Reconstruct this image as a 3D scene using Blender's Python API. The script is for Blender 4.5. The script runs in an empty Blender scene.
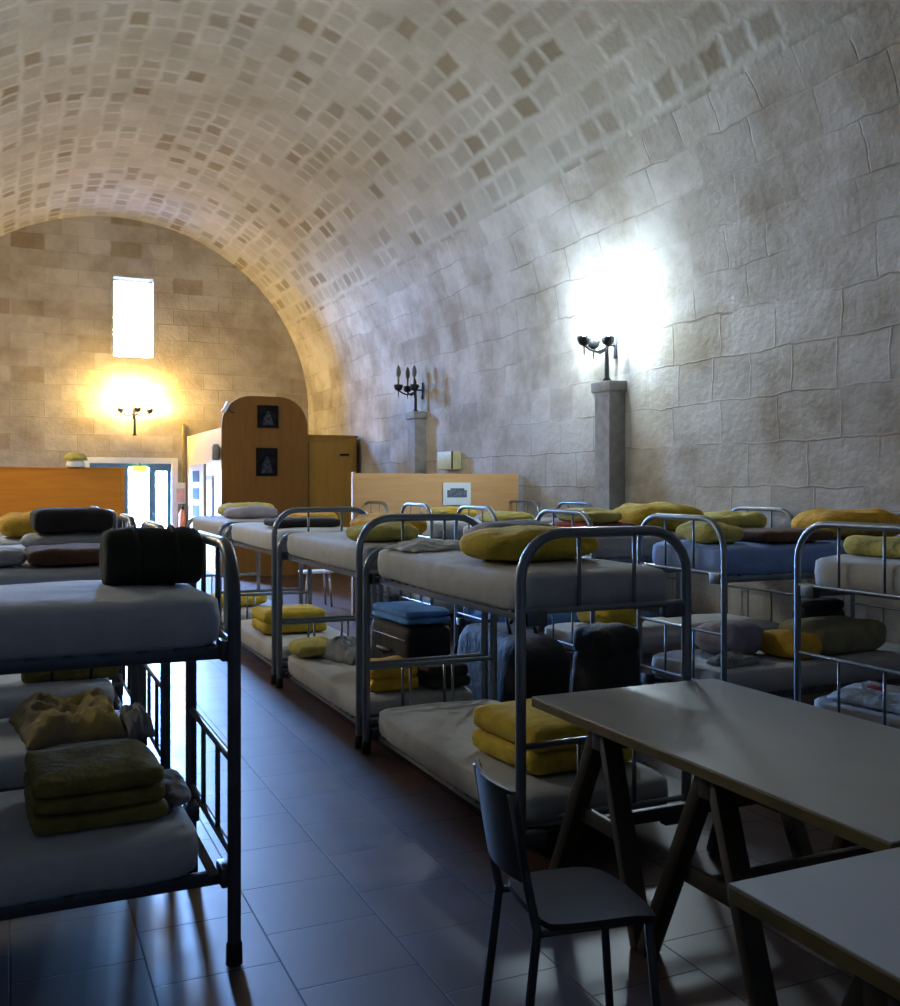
import bpy, bmesh, math, random
from mathutils import Vector, Matrix, noise
sc = bpy.context.scene
C = sc.collection
PI = math.pi
CAMH = 1.62
rnd = random.Random(7)

# ------------------------------------------------------------------ materials
MATS = {}
def new_mat(name):
    m = bpy.data.materials.new(name); m.use_nodes = True
    nt = m.node_tree; b = nt.nodes['Principled BSDF']
    return m, nt, b
def mat(name, col, rough=.6, metal=0., var=.12, scale=9., bump=0., bscale=40., col2=None, coat=0.):
    if name in MATS: return MATS[name]
    m, nt, b = new_mat(name)
    tc = nt.nodes.new('ShaderNodeTexCoord')
    n = nt.nodes.new('ShaderNodeTexNoise'); n.inputs['Scale'].default_value = scale; n.inputs['Detail'].default_value = 5
    nt.links.new(tc.outputs['Object'], n.inputs['Vector'])
    r = nt.nodes.new('ShaderNodeValToRGB')
    r.color_ramp.elements[0].position = .35; r.color_ramp.elements[1].position = .65
    c2 = col2 or tuple(min(1, c*(1+var)) for c in col)
    c1 = tuple(c*(1-var) for c in col)
    r.color_ramp.elements[0].color = (*c1, 1); r.color_ramp.elements[1].color = (*c2, 1)
    nt.links.new(n.outputs['Fac'], r.inputs['Fac']); nt.links.new(r.outputs['Color'], b.inputs['Base Color'])
    b.inputs['Roughness'].default_value = rough; b.inputs['Metallic'].default_value = metal
    if coat: b.inputs['Coat Weight'].default_value = coat
    if bump:
        n2 = nt.nodes.new('ShaderNodeTexNoise'); n2.inputs['Scale'].default_value = bscale; n2.inputs['Detail'].default_value = 4
        nt.links.new(tc.outputs['Object'], n2.inputs['Vector'])
        bp = nt.nodes.new('ShaderNodeBump'); bp.inputs['Strength'].default_value = bump; bp.inputs['Distance'].default_value = .02
        nt.links.new(n2.outputs['Fac'], bp.inputs['Height']); nt.links.new(bp.outputs['Normal'], b.inputs['Normal'])
    MATS[name] = m
    return m
def emit(name, col, strength):
    m, nt, b = new_mat(name)
    b.inputs['Base Color'].default_value = (*col, 1)
    b.inputs['Emission Color'].default_value = (*col, 1); b.inputs['Emission Strength'].default_value = strength
    return m
def glass(name):
    m, nt, b = new_mat(name); N = nt.nodes.new
    tr = N('ShaderNodeBsdfTransparent'); tr.inputs['Color'].default_value = (.92,.96,1,1); gl = N('ShaderNodeBsdfGlossy'); gl.inputs['Roughness'].default_value = .02
    mx = N('ShaderNodeMixShader'); mx.inputs['Fac'].default_value = .06
    nt.links.new(tr.outputs[0], mx.inputs[1]); nt.links.new(gl.outputs[0], mx.inputs[2]); nt.links.new(mx.outputs[0], nt.nodes['Material Output'].inputs['Surface'])
    return m
def wood(name, a, b_, rough=.45, axis=2):
    m, nt, b = new_mat(name)
    tc = nt.nodes.new('ShaderNodeTexCoord'); mp = nt.nodes.new('ShaderNodeMapping')
    s = [6., 6., 6.]; s[axis] = .6; mp.inputs['Scale'].default_value = s
    n = nt.nodes.new('ShaderNodeTexNoise'); n.inputs['Scale'].default_value = 2.5; n.inputs['Detail'].default_value = 6; n.inputs['Distortion'].default_value = .6
    r = nt.nodes.new('ShaderNodeValToRGB'); r.color_ramp.elements[0].position = .3; r.color_ramp.elements[1].position = .7
    r.color_ramp.elements[0].color = (*a, 1); r.color_ramp.elements[1].color = (*b_, 1)
    nt.links.new(tc.outputs['Object'], mp.inputs['Vector']); nt.links.new(mp.outputs['Vector'], n.inputs['Vector'])
    nt.links.new(n.outputs['Fac'], r.inputs['Fac']); nt.links.new(r.outputs['Color'], b.inputs['Base Color'])
    b.inputs['Roughness'].default_value = rough
    return m
def stone(name, bw, rh, mortar, stones, mcol, ms=.5, distort=.05, bump=.4, squash=1., stain=.35, jmin=.35, tint=(.62,.58,.5)):
    """coursed masonry on the UV map (metres)"""
    m, nt, b = new_mat(name); L = nt.links.new; N = nt.nodes.new
    uv = N('ShaderNodeUVMap'); uv.uv_map = 'UVMap'
    nz = N('ShaderNodeTexNoise'); nz.inputs['Scale'].default_value = 2.2; nz.inputs['Detail'].default_value = 3
    L(uv.outputs['UV'], nz.inputs['Vector'])
    sub = N('ShaderNodeVectorMath'); sub.operation = 'SUBTRACT'; sub.inputs[1].default_value = (.5,.5,.5)
    L(nz.outputs['Color'], sub.inputs[0])
    scl = N('ShaderNodeVectorMath'); scl.operation = 'SCALE'; scl.inputs['Scale'].default_value = distort
    L(sub.outputs['Vector'], scl.inputs[0])
    add = N('ShaderNodeVectorMath'); add.operation = 'ADD'
    L(uv.outputs['UV'], add.inputs[0]); L(scl.outputs['Vector'], add.inputs[1])
    br = N('ShaderNodeTexBrick'); br.offset = .5; br.squash = squash; br.squash_frequency = 3
    br.inputs['Scale'].default_value = 1; br.inputs['Brick Width'].default_value = bw; br.inputs['Row Height'].default_value = rh
    br.inputs['Mortar Size'].default_value = mortar; br.inputs['Mortar Smooth'].default_value = ms
    br.inputs['Color1'].default_value = (0,0,0,1); br.inputs['Color2'].default_value = (1,1,1,1); br.inputs['Mortar'].default_value = (.5,.5,.5,1)
    L(add.outputs['Vector'], br.inputs['Vector'])
    ramp = N('ShaderNodeValToRGB'); el = ramp.color_ramp.elements
    el[0].position = stones[0][0]; el[0].color = (*stones[0][1], 1); el[1].position = stones[1][0]; el[1].color = (*stones[1][1], 1)
    for p, c in stones[2:]:
        e = el.new(p); e.color = (*c, 1)
    L(br.outputs['Color'], ramp.inputs['Fac'])
    # uneven joint visibility: the mortar fades in and out over the masonry
    jn = N('ShaderNodeTexNoise'); jn.inputs['Scale'].default_value = .9; jn.inputs['Detail'].default_value = 4
    L(uv.outputs['UV'], jn.inputs['Vector'])
    jr = N('ShaderNodeMapRange'); jr.inputs['From Min'].default_value = .42; jr.inputs['From Max'].default_value = .60
    jr.inputs['To Min'].default_value = jmin; jr.inputs['To Max'].default_value = 1
    L(jn.outputs['Fac'], jr.inputs['Value'])
    jm = N('ShaderNodeMath'); jm.operation = 'MULTIPLY'; L(br.outputs['Fac'], jm.inputs[0]); L(jr.outputs['Result'], jm.inputs[1])
    mix = N('ShaderNodeMix'); mix.data_type = 'RGBA'; mix.inputs['B'].default_value = (*mcol, 1)
    L(jm.outputs[0], mix.inputs['Factor']); L(ramp.outputs['Color'], mix.inputs['A'])
    # weathering blotches
    bn = N('ShaderNodeTexNoise'); bn.inputs['Scale'].default_value = 1.1; bn.inputs['Detail'].default_value = 7; bn.inputs['Roughness'].default_value = .65
    L(uv.outputs['UV'], bn.inputs['Vector'])
    brp = N('ShaderNodeMapRange'); brp.inputs['From Min'].default_value = .40; brp.inputs['From Max'].default_value = .64
    brp.inputs['To Min'].default_value = 0; brp.inputs['To Max'].default_value = stain
    L(bn.outputs['Fac'], brp.inputs['Value'])
    mul = N('ShaderNodeMix'); mul.data_type = 'RGBA'; mul.blend_type = 'MULTIPLY'; mul.inputs['B'].default_value = (*tint, 1)
    L(brp.outputs['Result'], mul.inputs['Factor']); L(mix.outputs['Result'], mul.inputs['A'])
    L(mul.outputs['Result'], b.inputs['Base Color'])
    b.inputs['Roughness'].default_value = .92
    fn = N('ShaderNodeTexNoise'); fn.inputs['Scale'].default_value = 14; fn.inputs['Detail'].default_value = 6
    L(uv.outputs['UV'], fn.inputs['Vector'])
    h = N('ShaderNodeMath'); h.operation = 'MULTIPLY_ADD'; h.inputs[1].default_value = -.7
    L(jm.outputs[0], h.inputs[0]); L(fn.outputs['Fac'], h.inputs[2])
    bp = N('ShaderNodeBump'); bp.inputs['Strength'].default_value = bump; bp.inputs['Distance'].default_value = .03
    L(h.outputs[0], bp.inputs['Height']); L(bp.outputs['Normal'], b.inputs['Normal'])
    return m

M_VAULT = stone('vault_stone', .42, .29, .075,
    [(0,(.25,.215,.15)), (.10,(.30,.26,.19)), (.25,(.355,.33,.27)), (.6,(.415,.395,.34)), (1,(.49,.47,.42))], (.545,.54,.49), ms=1., distort=.15, bump=.3, squash=.75, stain=.45)
M_WALL = stone('ashlar_stone', .72, .40, .012,
    [(0,(.42,.395,.35)), (.12,(.48,.455,.41)), (.5,(.53,.51,.47)), (1,(.58,.565,.53))], (.34,.31,.26), ms=.8, distort=.12, bump=.30, squash=.7, stain=1., jmin=.0, tint=(.62,.56,.47))
M_END = stone('end_wall_stone', .62, .33, .014,
    [(0,(.30,.235,.16)), (.04,(.36,.30,.22)), (.1,(.42,.375,.31)), (.6,(.47,.43,.37)), (1,(.51,.475,.42))], (.38,.34,.28), ms=.8, distort=.06, bump=.3, stain=.8, jmin=.1, tint=(.60,.54,.46))
M_PILLAR = mat('pilaster_stone', (.34,.33,.31), .9, bump=.4, bscale=18)

def floor_material():
    m, nt, b = new_mat('floor_tiles'); L = nt.links.new; N = nt.nodes.new
    uv = N('ShaderNodeUVMap'); uv.uv_map = 'UVMap'
    br = N('ShaderNodeTexBrick'); br.offset = .5
    br.inputs['Scale'].default_value = 1; br.inputs['Brick Width'].default_value = .42; br.inputs['Row Height'].default_value = .42
    br.inputs['Mortar Size'].default_value = .005; br.inputs['Mortar Smooth'].default_value = .8
    br.inputs['Color1'].default_value = (.105,.040,.026,1); br.inputs['Color2'].default_value = (.075,.034,.026,1); br.inputs['Mortar'].default_value = (.022,.018,.018,1)
    L(uv.outputs['UV'], br.inputs['Vector'])
    n = N('ShaderNodeTexNoise'); n.inputs['Scale'].default_value = 5; n.inputs['Detail'].default_value = 6; L(uv.outputs['UV'], n.inputs['Vector'])
    mx = N('ShaderNodeMix'); mx.data_type = 'RGBA'; mx.blend_type = 'MULTIPLY'; mx.inputs['Factor'].default_value = .5
    L(br.outputs['Color'], mx.inputs['A']); L(n.outputs['Color'], mx.inputs['B']); L(mx.outputs['Result'], b.inputs['Base Color'])
    mr = N('ShaderNodeMapRange'); mr.inputs['To Min'].default_value = .36; mr.inputs['To Max'].default_value = .56
    L(n.outputs['Fac'], mr.inputs['Value'])
    ra = N('ShaderNodeMath'); ra.operation = 'MULTIPLY_ADD'; ra.inputs[1].default_value = .2; L(br.outputs['Fac'], ra.inputs[0]); L(mr.outputs['Result'], ra.inputs[2]); L(ra.outputs[0], b.inputs['Roughness'])
    sp = N('ShaderNodeMapRange'); sp.inputs['To Min'].default_value = .9; sp.inputs['To Max'].default_value = .35; L(br.outputs['Fac'], sp.inputs['Value']); L(sp.outputs['Result'], b.inputs['Specular IOR Level'])
    bp = N('ShaderNodeBump'); bp.inputs['Strength'].default_value = .12; bp.inputs['Distance'].default_value = .01; bp.invert = True
    L(br.outputs['Fac'], bp.inputs['Height']); L(bp.outputs['Normal'], b.inputs['Normal'])
    return m
M_FLOOR = floor_material()

M_STEEL = mat('grey_blue_steel', (.20,.23,.26), .34, .55, var=.08)
M_STEEL_DARK = mat('dark_steel', (.10,.11,.125), .4, .5, var=.1)
M_RUBBER = mat('black_rubber', (.012,.012,.014), .7)
M_MESH = mat('bed_base_wire', (.11,.12,.13), .5, .5)
M_SHEET = mat('off_white_sheet', (.45,.445,.435), .85, var=.06, bump=.5, bscale=9)
M_SHEET_COOL = mat('cool_white_sheet', (.54,.565,.61), .85, var=.05, bump=.5, bscale=9)
M_SHEET_BLUE = mat('pale_blue_sheet', (.22,.34,.66), .85, var=.06, bump=.5, bscale=9)
M_CYAN = mat('bright_blue_cover', (.12,.33,.72), .8, var=.15, bump=.5, bscale=9)
M_YEL = mat('mustard_blanket', (.58,.40,.035), .95, var=.15, bump=.5, bscale=30)
M_YEL_OLV = mat('olive_yellow_blanket', (.50,.42,.10), .95, var=.15, bump=.5, bscale=30)
M_ORANGE = mat('orange_yellow_blanket', (.68,.37,.03), .95, var=.15, bump=.5, bscale=30)
M_OLIVE = mat('olive_blanket', (.20,.155,.035), .95, var=.2, bump=.5, bscale=30)
M_BROWN = mat('brown_blanket', (.13,.060,.028), .95, var=.2, bump=.5, bscale=30)
M_DARK = mat('dark_brown_blanket', (.035,.027,.024), .95, var=.2, bump=.5, bscale=30)
M_BLACKGREEN = mat('black_green_nylon', (.014,.015,.007), .9, var=.25, bump=.6, bscale=12)
M_BLACK = mat('black_nylon', (.011,.011,.013), .75, var=.2, bump=.4, bscale=20)
M_GREYCLOTH = mat('grey_cloth', (.24,.235,.23), .9, var=.2, bump=.5, bscale=20)
M_PINKGREY = mat('pinkish_grey_cloth', (.30,.26,.29), .9, var=.15, bump=.5, bscale=14)
M_TAN = mat('tan_yellow_bedding', (.26,.20,.13), .95, scale=5, col2=(.50,.34,.08), bump=.5, bscale=20)
M_DULLOLV = mat('dull_olive_grey_blanket', (.26,.23,.12), .95, var=.15, bump=.5, bscale=30)
M_RED = mat('dark_red_blanket', (.28,.045,.03), .95, var=.15, bump=.4, bscale=30)
M_TABLETOP = mat('grey_laminate', (.35,.365,.385), .30, var=.05, scale=3)
M_TABLE_EDGE = mat('table_edge_wood', (.11,.085,.030), .5, var=.2)
M_TRESTLE = wood('dark_trestle_wood', (.030,.024,.014), (.055,.043,.024))
M_CHAIR = wood('dark_chair_wood', (.020,.016,.012), (.036,.029,.022), .5)
M_ORANGE_WOOD = wood('orange_plywood', (.62,.205,.008), (.72,.27,.012), .7, 0)
M_BEIGE_WOOD = wood('beige_plywood', (.58,.31,.115), (.66,.37,.15), .5, 0)
M_CABIN = wood('brown_plywood', (.15,.068,.008), (.19,.088,.012), .85, 2)
M_CABIN_SIDE = wood('pale_plywood', (.62,.46,.22), (.70,.54,.28), .5, 2)
M_WHITE = mat('white_paint', (.86,.86,.86), .45, var=.03)
M_MATTWHITE = mat('matt_white_paint', (.50,.50,.49), 1., var=.03)
M_MATTDARK = mat('matt_dark_pane', (.05,.06,.08), 1., var=.1)
for _m in (M_MATTWHITE, M_MATTDARK): _m.node_tree.nodes['Principled BSDF'].inputs['Specular IOR Level'].default_value = .05
M_BLUEGREY = mat('blue_grey_paint', (.10,.17,.23), .4, var=.08)
M_IRON = mat('wrought_iron', (.02,.02,.022), .55, .6)
M_BULB_OFF = mat('opal_glass_off', (.13,.125,.11), .5)
M_BULB_COLD = emit('cold_bulb', (.70,.88,1.), 540)
M_BULB_WARM = emit('warm_bulb', (1., .66,.21), 900)
M_FILL_AMBER = emit('amber_fill_bulb', (1.,.74,.36), 520)
M_FILL_NEUTRAL = emit('neutral_fill_bulb', (.97,.95,.82), 450)
M_GLASS = glass('window_glass')
M_REAR_FILL = emit('rear_fill_pane', (.26,.50,1.), .45)
M_PAPER = mat('paper', (.72,.75,.76), .7, var=.04)
M_INK = mat('grey_print', (.12,.14,.16), .8, var=.4, scale=30)
M_PIC = mat('dark_blue_print', (.006,.008,.012), .9, var=.5, scale=12)
M_FIGURE = mat('pale_grey_print', (.035,.042,.06), .9, var=.5, scale=20)
M_FRAME_BLACK = mat('black_frame', (.008,.007,.007), .9)
for _m in (M_FRAME_BLACK, M_PIC, M_FIGURE): _m.node_tree.nodes['Principled BSDF'].inputs['Specular IOR Level'].default_value = .08
M_CREAM = mat('cream_plastic', (.66,.61,.30), .5, var=.05)
M_PINK = mat('pink_paper', (.62,.33,.30), .7)
M_REDORANGE = mat('red_orange_plastic', (.50,.12,.04), .5)
M_TEAL = mat('teal_print', (.05,.20,.18), .5, var=.3, scale=14)
M_EXIT = emit('lit_green_sign', (.62,.80,.10), 1.2)
M_OUT = mat('pale_paving', (.12,.12,.12), .8)
M_PLAID_W = mat('white_print_cloth', (.62,.68,.74), .85, bump=.4)
M_PLAID_R = mat('red_print_cloth', (.45,.05,.10), .85)
M_PLAID_B = mat('blue_print_cloth', (.05,.16,.55), .85)
M_CHROME = mat('bright_metal', (.55,.56,.58), .25, .9)

# ------------------------------------------------------------------ mesh helpers
def obj(name, bm, m, parent=None, smooth=True, auto=None):
    bmesh.ops.recalc_face_normals(bm, faces=bm.faces[:])
    me = bpy.data.meshes.new(name); bm.to_mesh(me); bm.free()
    me.materials.append(m)
    if smooth:
        for p in me.polygons: p.use_smooth = True
        if auto: me.set_sharp_from_angle(angle=math.radians(auto))
    o = bpy.data.objects.new(name, me); C.objects.link(o)
    if parent: o.parent = parent
    return o
def tag(o, label, cat, group=None):
    o['label'] = label; o['category'] = cat
    if group: o['group'] = group
    return o
def thing(name, label, cat, loc=(0,0,0), rotz=0, group=None):
    o = bpy.data.objects.new(name, None); C.objects.link(o)
    o.empty_display_size = .1; o.location = loc; o.rotation_euler = (0,0,rotz)
    return tag(o, label, cat, group)
def struct(o):
    o['kind'] = 'structure'; return o
def dup(root, loc, rotz, label, group=None):
    def cp(o, parent):
        c = o.copy(); C.objects.link(c); c.parent = parent
        for ch in list(o.children): cp(ch, c)
        return c
    r = cp(root, None); r.location = loc; r.rotation_euler = (0,0,rotz); r['label'] = label
    if group: r['group'] = group
    return r
def add_box(bm, a, b, bev=0., M=None):
    a = Vector(a); b = Vector(b)
    t = bmesh.new(); bmesh.ops.create_cube(t, size=1)
    for v in t.verts: v.co = Vector(((a.x+b.x)/2+v.co.x*(b.x-a.x), (a.y+b.y)/2+v.co.y*(b.y-a.y), (a.z+b.z)/2+v.co.z*(b.z-a.z)))
    if bev: bmesh.ops.bevel(t, geom=t.edges[:], offset=bev, segments=2, affect='EDGES', profile=.5)
    if M:
        for v in t.verts: v.co = M @ v.co
    merge(bm, t)
def merge(bm, t):
    mp = {v: bm.verts.new(v.co) for v in t.verts}
    for f in t.faces:
        try: bm.faces.new([mp[v] for v in f.verts])
        except ValueError: pass
    t.free()
def add_tube(bm, pts, r, seg=10, caps=True):
    pts = [Vector(p) for p in pts]; rings = []
    rs = r if isinstance(r, (list, tuple)) else [r]*len(pts)
    up = None
    for i, p in enumerate(pts):
        if i == 0: d = pts[1]-pts[0]
        elif i == len(pts)-1: d = pts[-1]-pts[-2]
        else: d = (pts[i]-pts[i-1]).normalized() + (pts[i+1]-pts[i]).normalized()
        d.normalize()
        if up is None:
            up = Vector((0,0,1)) if abs(d.z) < .9 else Vector((1,0,0))
        u = (up - d*up.dot(d)).normalized(); v = d.cross(u); up = u
        rings.append([bm.verts.new(p + (u*math.cos(2*PI*k/seg) + v*math.sin(2*PI*k/seg))*rs[i]) for k in range(seg)])
    for a, b in zip(rings, rings[1:]):
        for k in range(seg): bm.faces.new([a[k], a[(k+1)%seg], b[(k+1)%seg], b[k]])
    if caps: bm.faces.new(rings[0]); bm.faces.new(rings[-1])
def add_beam(bm, p, q, w, h, bev=.004):
    p = Vector(p); q = Vector(q); d = q-p; L = d.length
    M = Matrix.Translation(p) @ d.to_track_quat('Z', 'Y').to_matrix().to_4x4()
    add_box(bm, (-w/2,-h/2,0), (w/2,h/2,L), bev, M)
def add_lathe(bm, prof, c=(0,0,0), seg=16):
    c = Vector(c); rings = []
    for r, z in prof: rings.append([bm.verts.new(c+Vector((r*math.cos(2*PI*k/seg), r*math.sin(2*PI*k/seg), z))) for k in range(seg)])
    for a, b in zip(rings, rings[1:]):
        for k in range(seg): bm.faces.new([a[k], a[(k+1)%seg], b[(k+1)%seg], b[k]])
    bm.faces.new(rings[0]); bm.faces.new(rings[-1])
def sgp(x, p): return math.copysign(abs(x)**p, x)
def add_cushion(bm, lx, ly, lz, c=(0,0,0), e=.28, ez=.5, wr=0., wf=6., seed=0., nu=40, nv=16, sag=0., flatbase=True):
    """rounded slab: superellipsoid with the base at c.z, wrinkled by noise"""
    c = Vector(c); rows = []
    off = Vector((seed*7.3, seed*3.1, seed*1.7))
    for j in range(1, nv):
        ph = -PI/2 + PI*j/nv; row = []
        for i in range(nu):
            th = 2*PI*i/nu
            r = sgp(math.cos(ph), ez)
            p = Vector((lx/2*r*sgp(math.cos(th), e), ly/2*r*sgp(math.sin(th), e), lz/2*sgp(math.sin(ph), ez)))
            if wr:
                n = noise.noise(p*wf+off)*wr + noise.noise(p*wf*2.7+off)*wr*.45
                k = Vector((p.x/lx, p.y/ly, p.z/lz)).normalized()
                k.x *= .8; k.y *= .8
                p += k*n
            if sag: p.z -= sag*(1-(2*p.x/lx)**2)*(.5+p.z/lz)
            p.z += lz/2
            if flatbase and p.z < .004: p.z = .004
            row.append(bm.verts.new(p+c))
        rows.append(row)
    b0 = bm.verts.new(c+Vector((0,0,.004))); t0 = bm.verts.new(c+Vector((0,0,lz - (sag or 0)+ (noise.noise(off)*wr if wr else 0)*.4)))
    for a, b in zip(rows, rows[1:]):
        for i in range(nu): bm.faces.new([a[i], a[(i+1)%nu], b[(i+1)%nu], b[i]])
    for i in range(nu):
        bm.faces.new([rows[0][(i+1)%nu], rows[0][i], b0]); bm.faces.new([rows[-1][i], rows[-1][(i+1)%nu], t0])
def uv_quad(name, fn, nu, nv, m, uvfn=None, two=None):
    """grid surface from fn(a,b)->point with metric uv"""
    me = bpy.data.meshes.new(name); vs = []; fs = []; uvs = []
    for j in range(nv+1):
        for i in range(nu+1):
            p, uv = fn(i/nu, j/nv); vs.append(p); uvs.append(uv)
    for j in range(nv):
        for i in range(nu):
            a = j*(nu+1)+i; fs.append((a, a+1, a+nu+2, a+nu+1))
    me.from_pydata(vs, [], fs); l = me.uv_layers.new(name='UVMap')
    for lp in me.loops: l.data[lp.index].uv = uvs[lp.vertex_index]
    me.materials.append(m)
    for p in me.polygons: p.use_smooth = True
    o = bpy.data.objects.new(name, me); C.objects.link(o)
    return struct(o)

# ------------------------------------------------------------------ the room
XL, XR, Y0, Y1, ZS = -2.0, 6.0, -9.0, 20.9, 3.2
XC, RX, RZ = (XL+XR)/2, (XR-XL)/2, 3.87
uv_quad('floor', lambda a, b: ((XL+(XR-XL)*a, Y0+(Y1+6-Y0)*b, 0), (Y0+(Y1+6-Y0)*b+.1, XL+(XR-XL)*a)), 4, 8, M_FLOOR)
def vault(a, b):
    t = PI*a; p = (XC+RX*math.cos(t), Y0-.1+(Y1-Y0+.3)*b, ZS+RZ*math.sin(t))
    return p, (p[1], ZS + t*(RX+RZ)/2)
ceil = uv_quad('ceiling', vault, 64, 24, M_VAULT)
ceil.data.materials.append(M_WALL)
for p in ceil.data.polygons:
    z = p.center.z
    if z < ZS+RZ*math.sin(PI*10/64): p.material_index = 1
uv_quad('wall_right', lambda a, b: ((XR, Y0+(Y1-Y0)*a, ZS*b), (Y0+(Y1-Y0)*a, ZS*b)), 24, 4, M_WALL)
uv_quad('wall_left', lambda a, b: ((XL, Y0+(Y1-Y0)*a, ZS*b), (Y0+(Y1-Y0)*a, ZS*b)), 24, 4, M_WALL)
def flat_wall(name, y, m, holes, thick, outward):
    """gable wall under the vault with rectangular openings; a real wall with reveals"""
    bm = bmesh.new(); out = [(XL, 0), (XR, 0), (XR, ZS)] + [(XC+RX*math.cos(PI*k/64), ZS+RZ*math.sin(PI*k/64)) for k in range(1, 64)] + [(XL, ZS)]
    fr = [bm.verts.new((x, y, z)) for x, z in out]
    edges = [bm.edges.new((fr[i], fr[(i+1) % len(fr)])) for i in range(len(fr))]
    for x0, x1, z0, z1 in holes:
        h = [bm.verts.new(p) for p in ((x0,y,z0), (x1,y,z0), (x1,y,z1), (x0,y,z1))]
        edges += [bm.edges.new((h[i], h[(i+1) % 4])) for i in range(4)]
    bmesh.ops.triangle_fill(bm, edges=edges, use_beauty=True)
    for x0, x1, z0, z1 in holes:   # reveals
        q = [(x0,z0), (x1,z0), (x1,z1), (x0,z1)]
        a = [bm.verts.new((x, y, z)) for x, z in q]; b = [bm.verts.new((x, y+thick*outward, z)) for x, z in q]
        for i in range(4): bm.faces.new([a[i], a[(i+1)%4], b[(i+1)%4], b[i]])
    me = bpy.data.meshes.new(name); bm.to_mesh(me); bm.free(); l = me.uv_layers.new(name='UVMap')
    for lp in me.loops:
        v = me.vertices[lp.vertex_index].co; l.data[lp.index].uv = (v.x + (v.y-y), v.z)
    me.materials.append(m); o = bpy.data.objects.new(name, me); C.objects.link(o)
    return struct(o)
WX0, WX1, WZ0, WZ1 = 1.92, 2.70, 4.25, 5.87       # slit window over the door
DX0, DX1, DZ = 1.46, 3.06, 2.06                   # doorway
flat_wall('wall_end', Y1, M_END, [(WX0,WX1,WZ0,WZ1), (DX0,DX1,0.001,DZ)], .55, 1)
REAR = [(-.9,1.1,1.3,3.6), (2.9,4.9,1.3,3.6)]  # unseen window openings, added behind the camera
flat_wall('wall_rear', Y0, M_END, REAR, .5, -1)
bm = bmesh.new(); add_box(bm, (WX0,Y1+.30,WZ0), (WX1,Y1+.306,WZ1)); w = struct(obj('window_1', bm, M_GLASS, smooth=False))
bm = bmesh.new()
for a, b in (((WX0,Y1+.26,WZ0),(WX0+.03,Y1+.32,WZ1)), ((WX1-.03,Y1+.26,WZ0),(WX1,Y1+.32,WZ1)), ((WX0,Y1+.26,WZ1-.03),(WX1,Y1+.32,WZ1)), ((WX0,Y1+.26,WZ0),(WX1,Y1+.32,WZ0+.03))): add_box(bm, a, b)
obj('window_frame', bm, M_WHITE, w, smooth=False)
for i, (x0,x1,z0,z1) in enumerate(REAR):
    bm = bmesh.new(); add_box(bm, (x0,Y0-.34,z0), (x1,Y0-.30,z1)); struct(obj('window_%d' % (i+2), bm, M_REAR_FILL, smooth=False))  # glowing panes added out of view as dim blue fill light
# doorway: white architrave, fixed blue-grey leaf on the left, right leaf glazed so bright sky stands in for sunlit white, paving and daylight outside
bm = bmesh.new()
add_box(bm, (DX0-.14,Y1-.05,0), (DX0,Y1-.002,DZ+.12), .008); add_box(bm, (DX1,Y1-.05,0), (DX1+.13,Y1-.002,DZ+.12), .008); add_box(bm, (DX0,Y1-.05,DZ), (DX1,Y1-.002,DZ+.12), .008)
struct(obj('trim_1', bm, M_WHITE, smooth=False))
bm = bmesh.new(); add_box(bm, (DX0,Y1+.05,0), (DX0+.76,Y1+.10,DZ-.08), .006); d = struct(obj('door_1', bm, M_BLUEGREY, smooth=False))
bm = bmesh.new(); add_tube(bm, [(DX0+.60,Y1+.05,1.02), (DX0+.60,Y1,1.02), (DX0+.50,Y1,1.02)], .012); obj('door_handle', bm, M_CHROME, d)
bm = bmesh.new(); add_box(bm, (DX0,Y1+.03,DZ-.08), (DX1,Y1+.12,DZ), .004); struct(obj('trim_2', bm, M_BLUEGREY, smooth=False))
bm = bmesh.new()
for a, b in (((2.62,.01),(2.76,DZ-.08)), ((2.98,.01),(3.055,DZ-.08)), ((2.76,.01),(2.98,.25)), ((2.76,DZ-.16),(2.98,DZ-.08))): add_box(bm, (a[0],Y1+.05,a[1]), (b[0],Y1+.10,b[1]), .003)
d2 = struct(obj('door_2', bm, M_BLUEGREY, smooth=False))
bm = bmesh.new(); add_box(bm, (2.755,Y1+.072,.245), (2.985,Y1+.078,DZ-.155)); obj('sky_bright_pane', bm, M_GLASS, d2, smooth=False)
bm = bmesh.new(); add_tube(bm, [(2.69,Y1+.05,1.02), (2.69,Y1+.0,1.02), (2.78,Y1+.0,1.02)], .012); obj('door_handle', bm, M_CHROME, d2)
bm = bmesh.new(); add_box(bm, (-3,Y1+.55,-.06), (8,Y1+9,-.002)); struct(obj('ground', bm, M_OUT, smooth=False))
# pilaster stubs on the right wall
def pilaster(name, ya, yb, top):
    bm = bmesh.new(); add_box(bm, (XR-.20,ya,0), (XR-.0005,yb,top-.10)); add_box(bm, (XR-.23,ya-.045,top-.11), (XR-.0005,yb+.045,top), .012)
    return struct(obj(name, bm, M_PILLAR, auto=30))
pilaster('pillar_1', 8.74, 9.02, 2.73); pilaster('pillar_2', 14.2, 14.5, 2.78)

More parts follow.
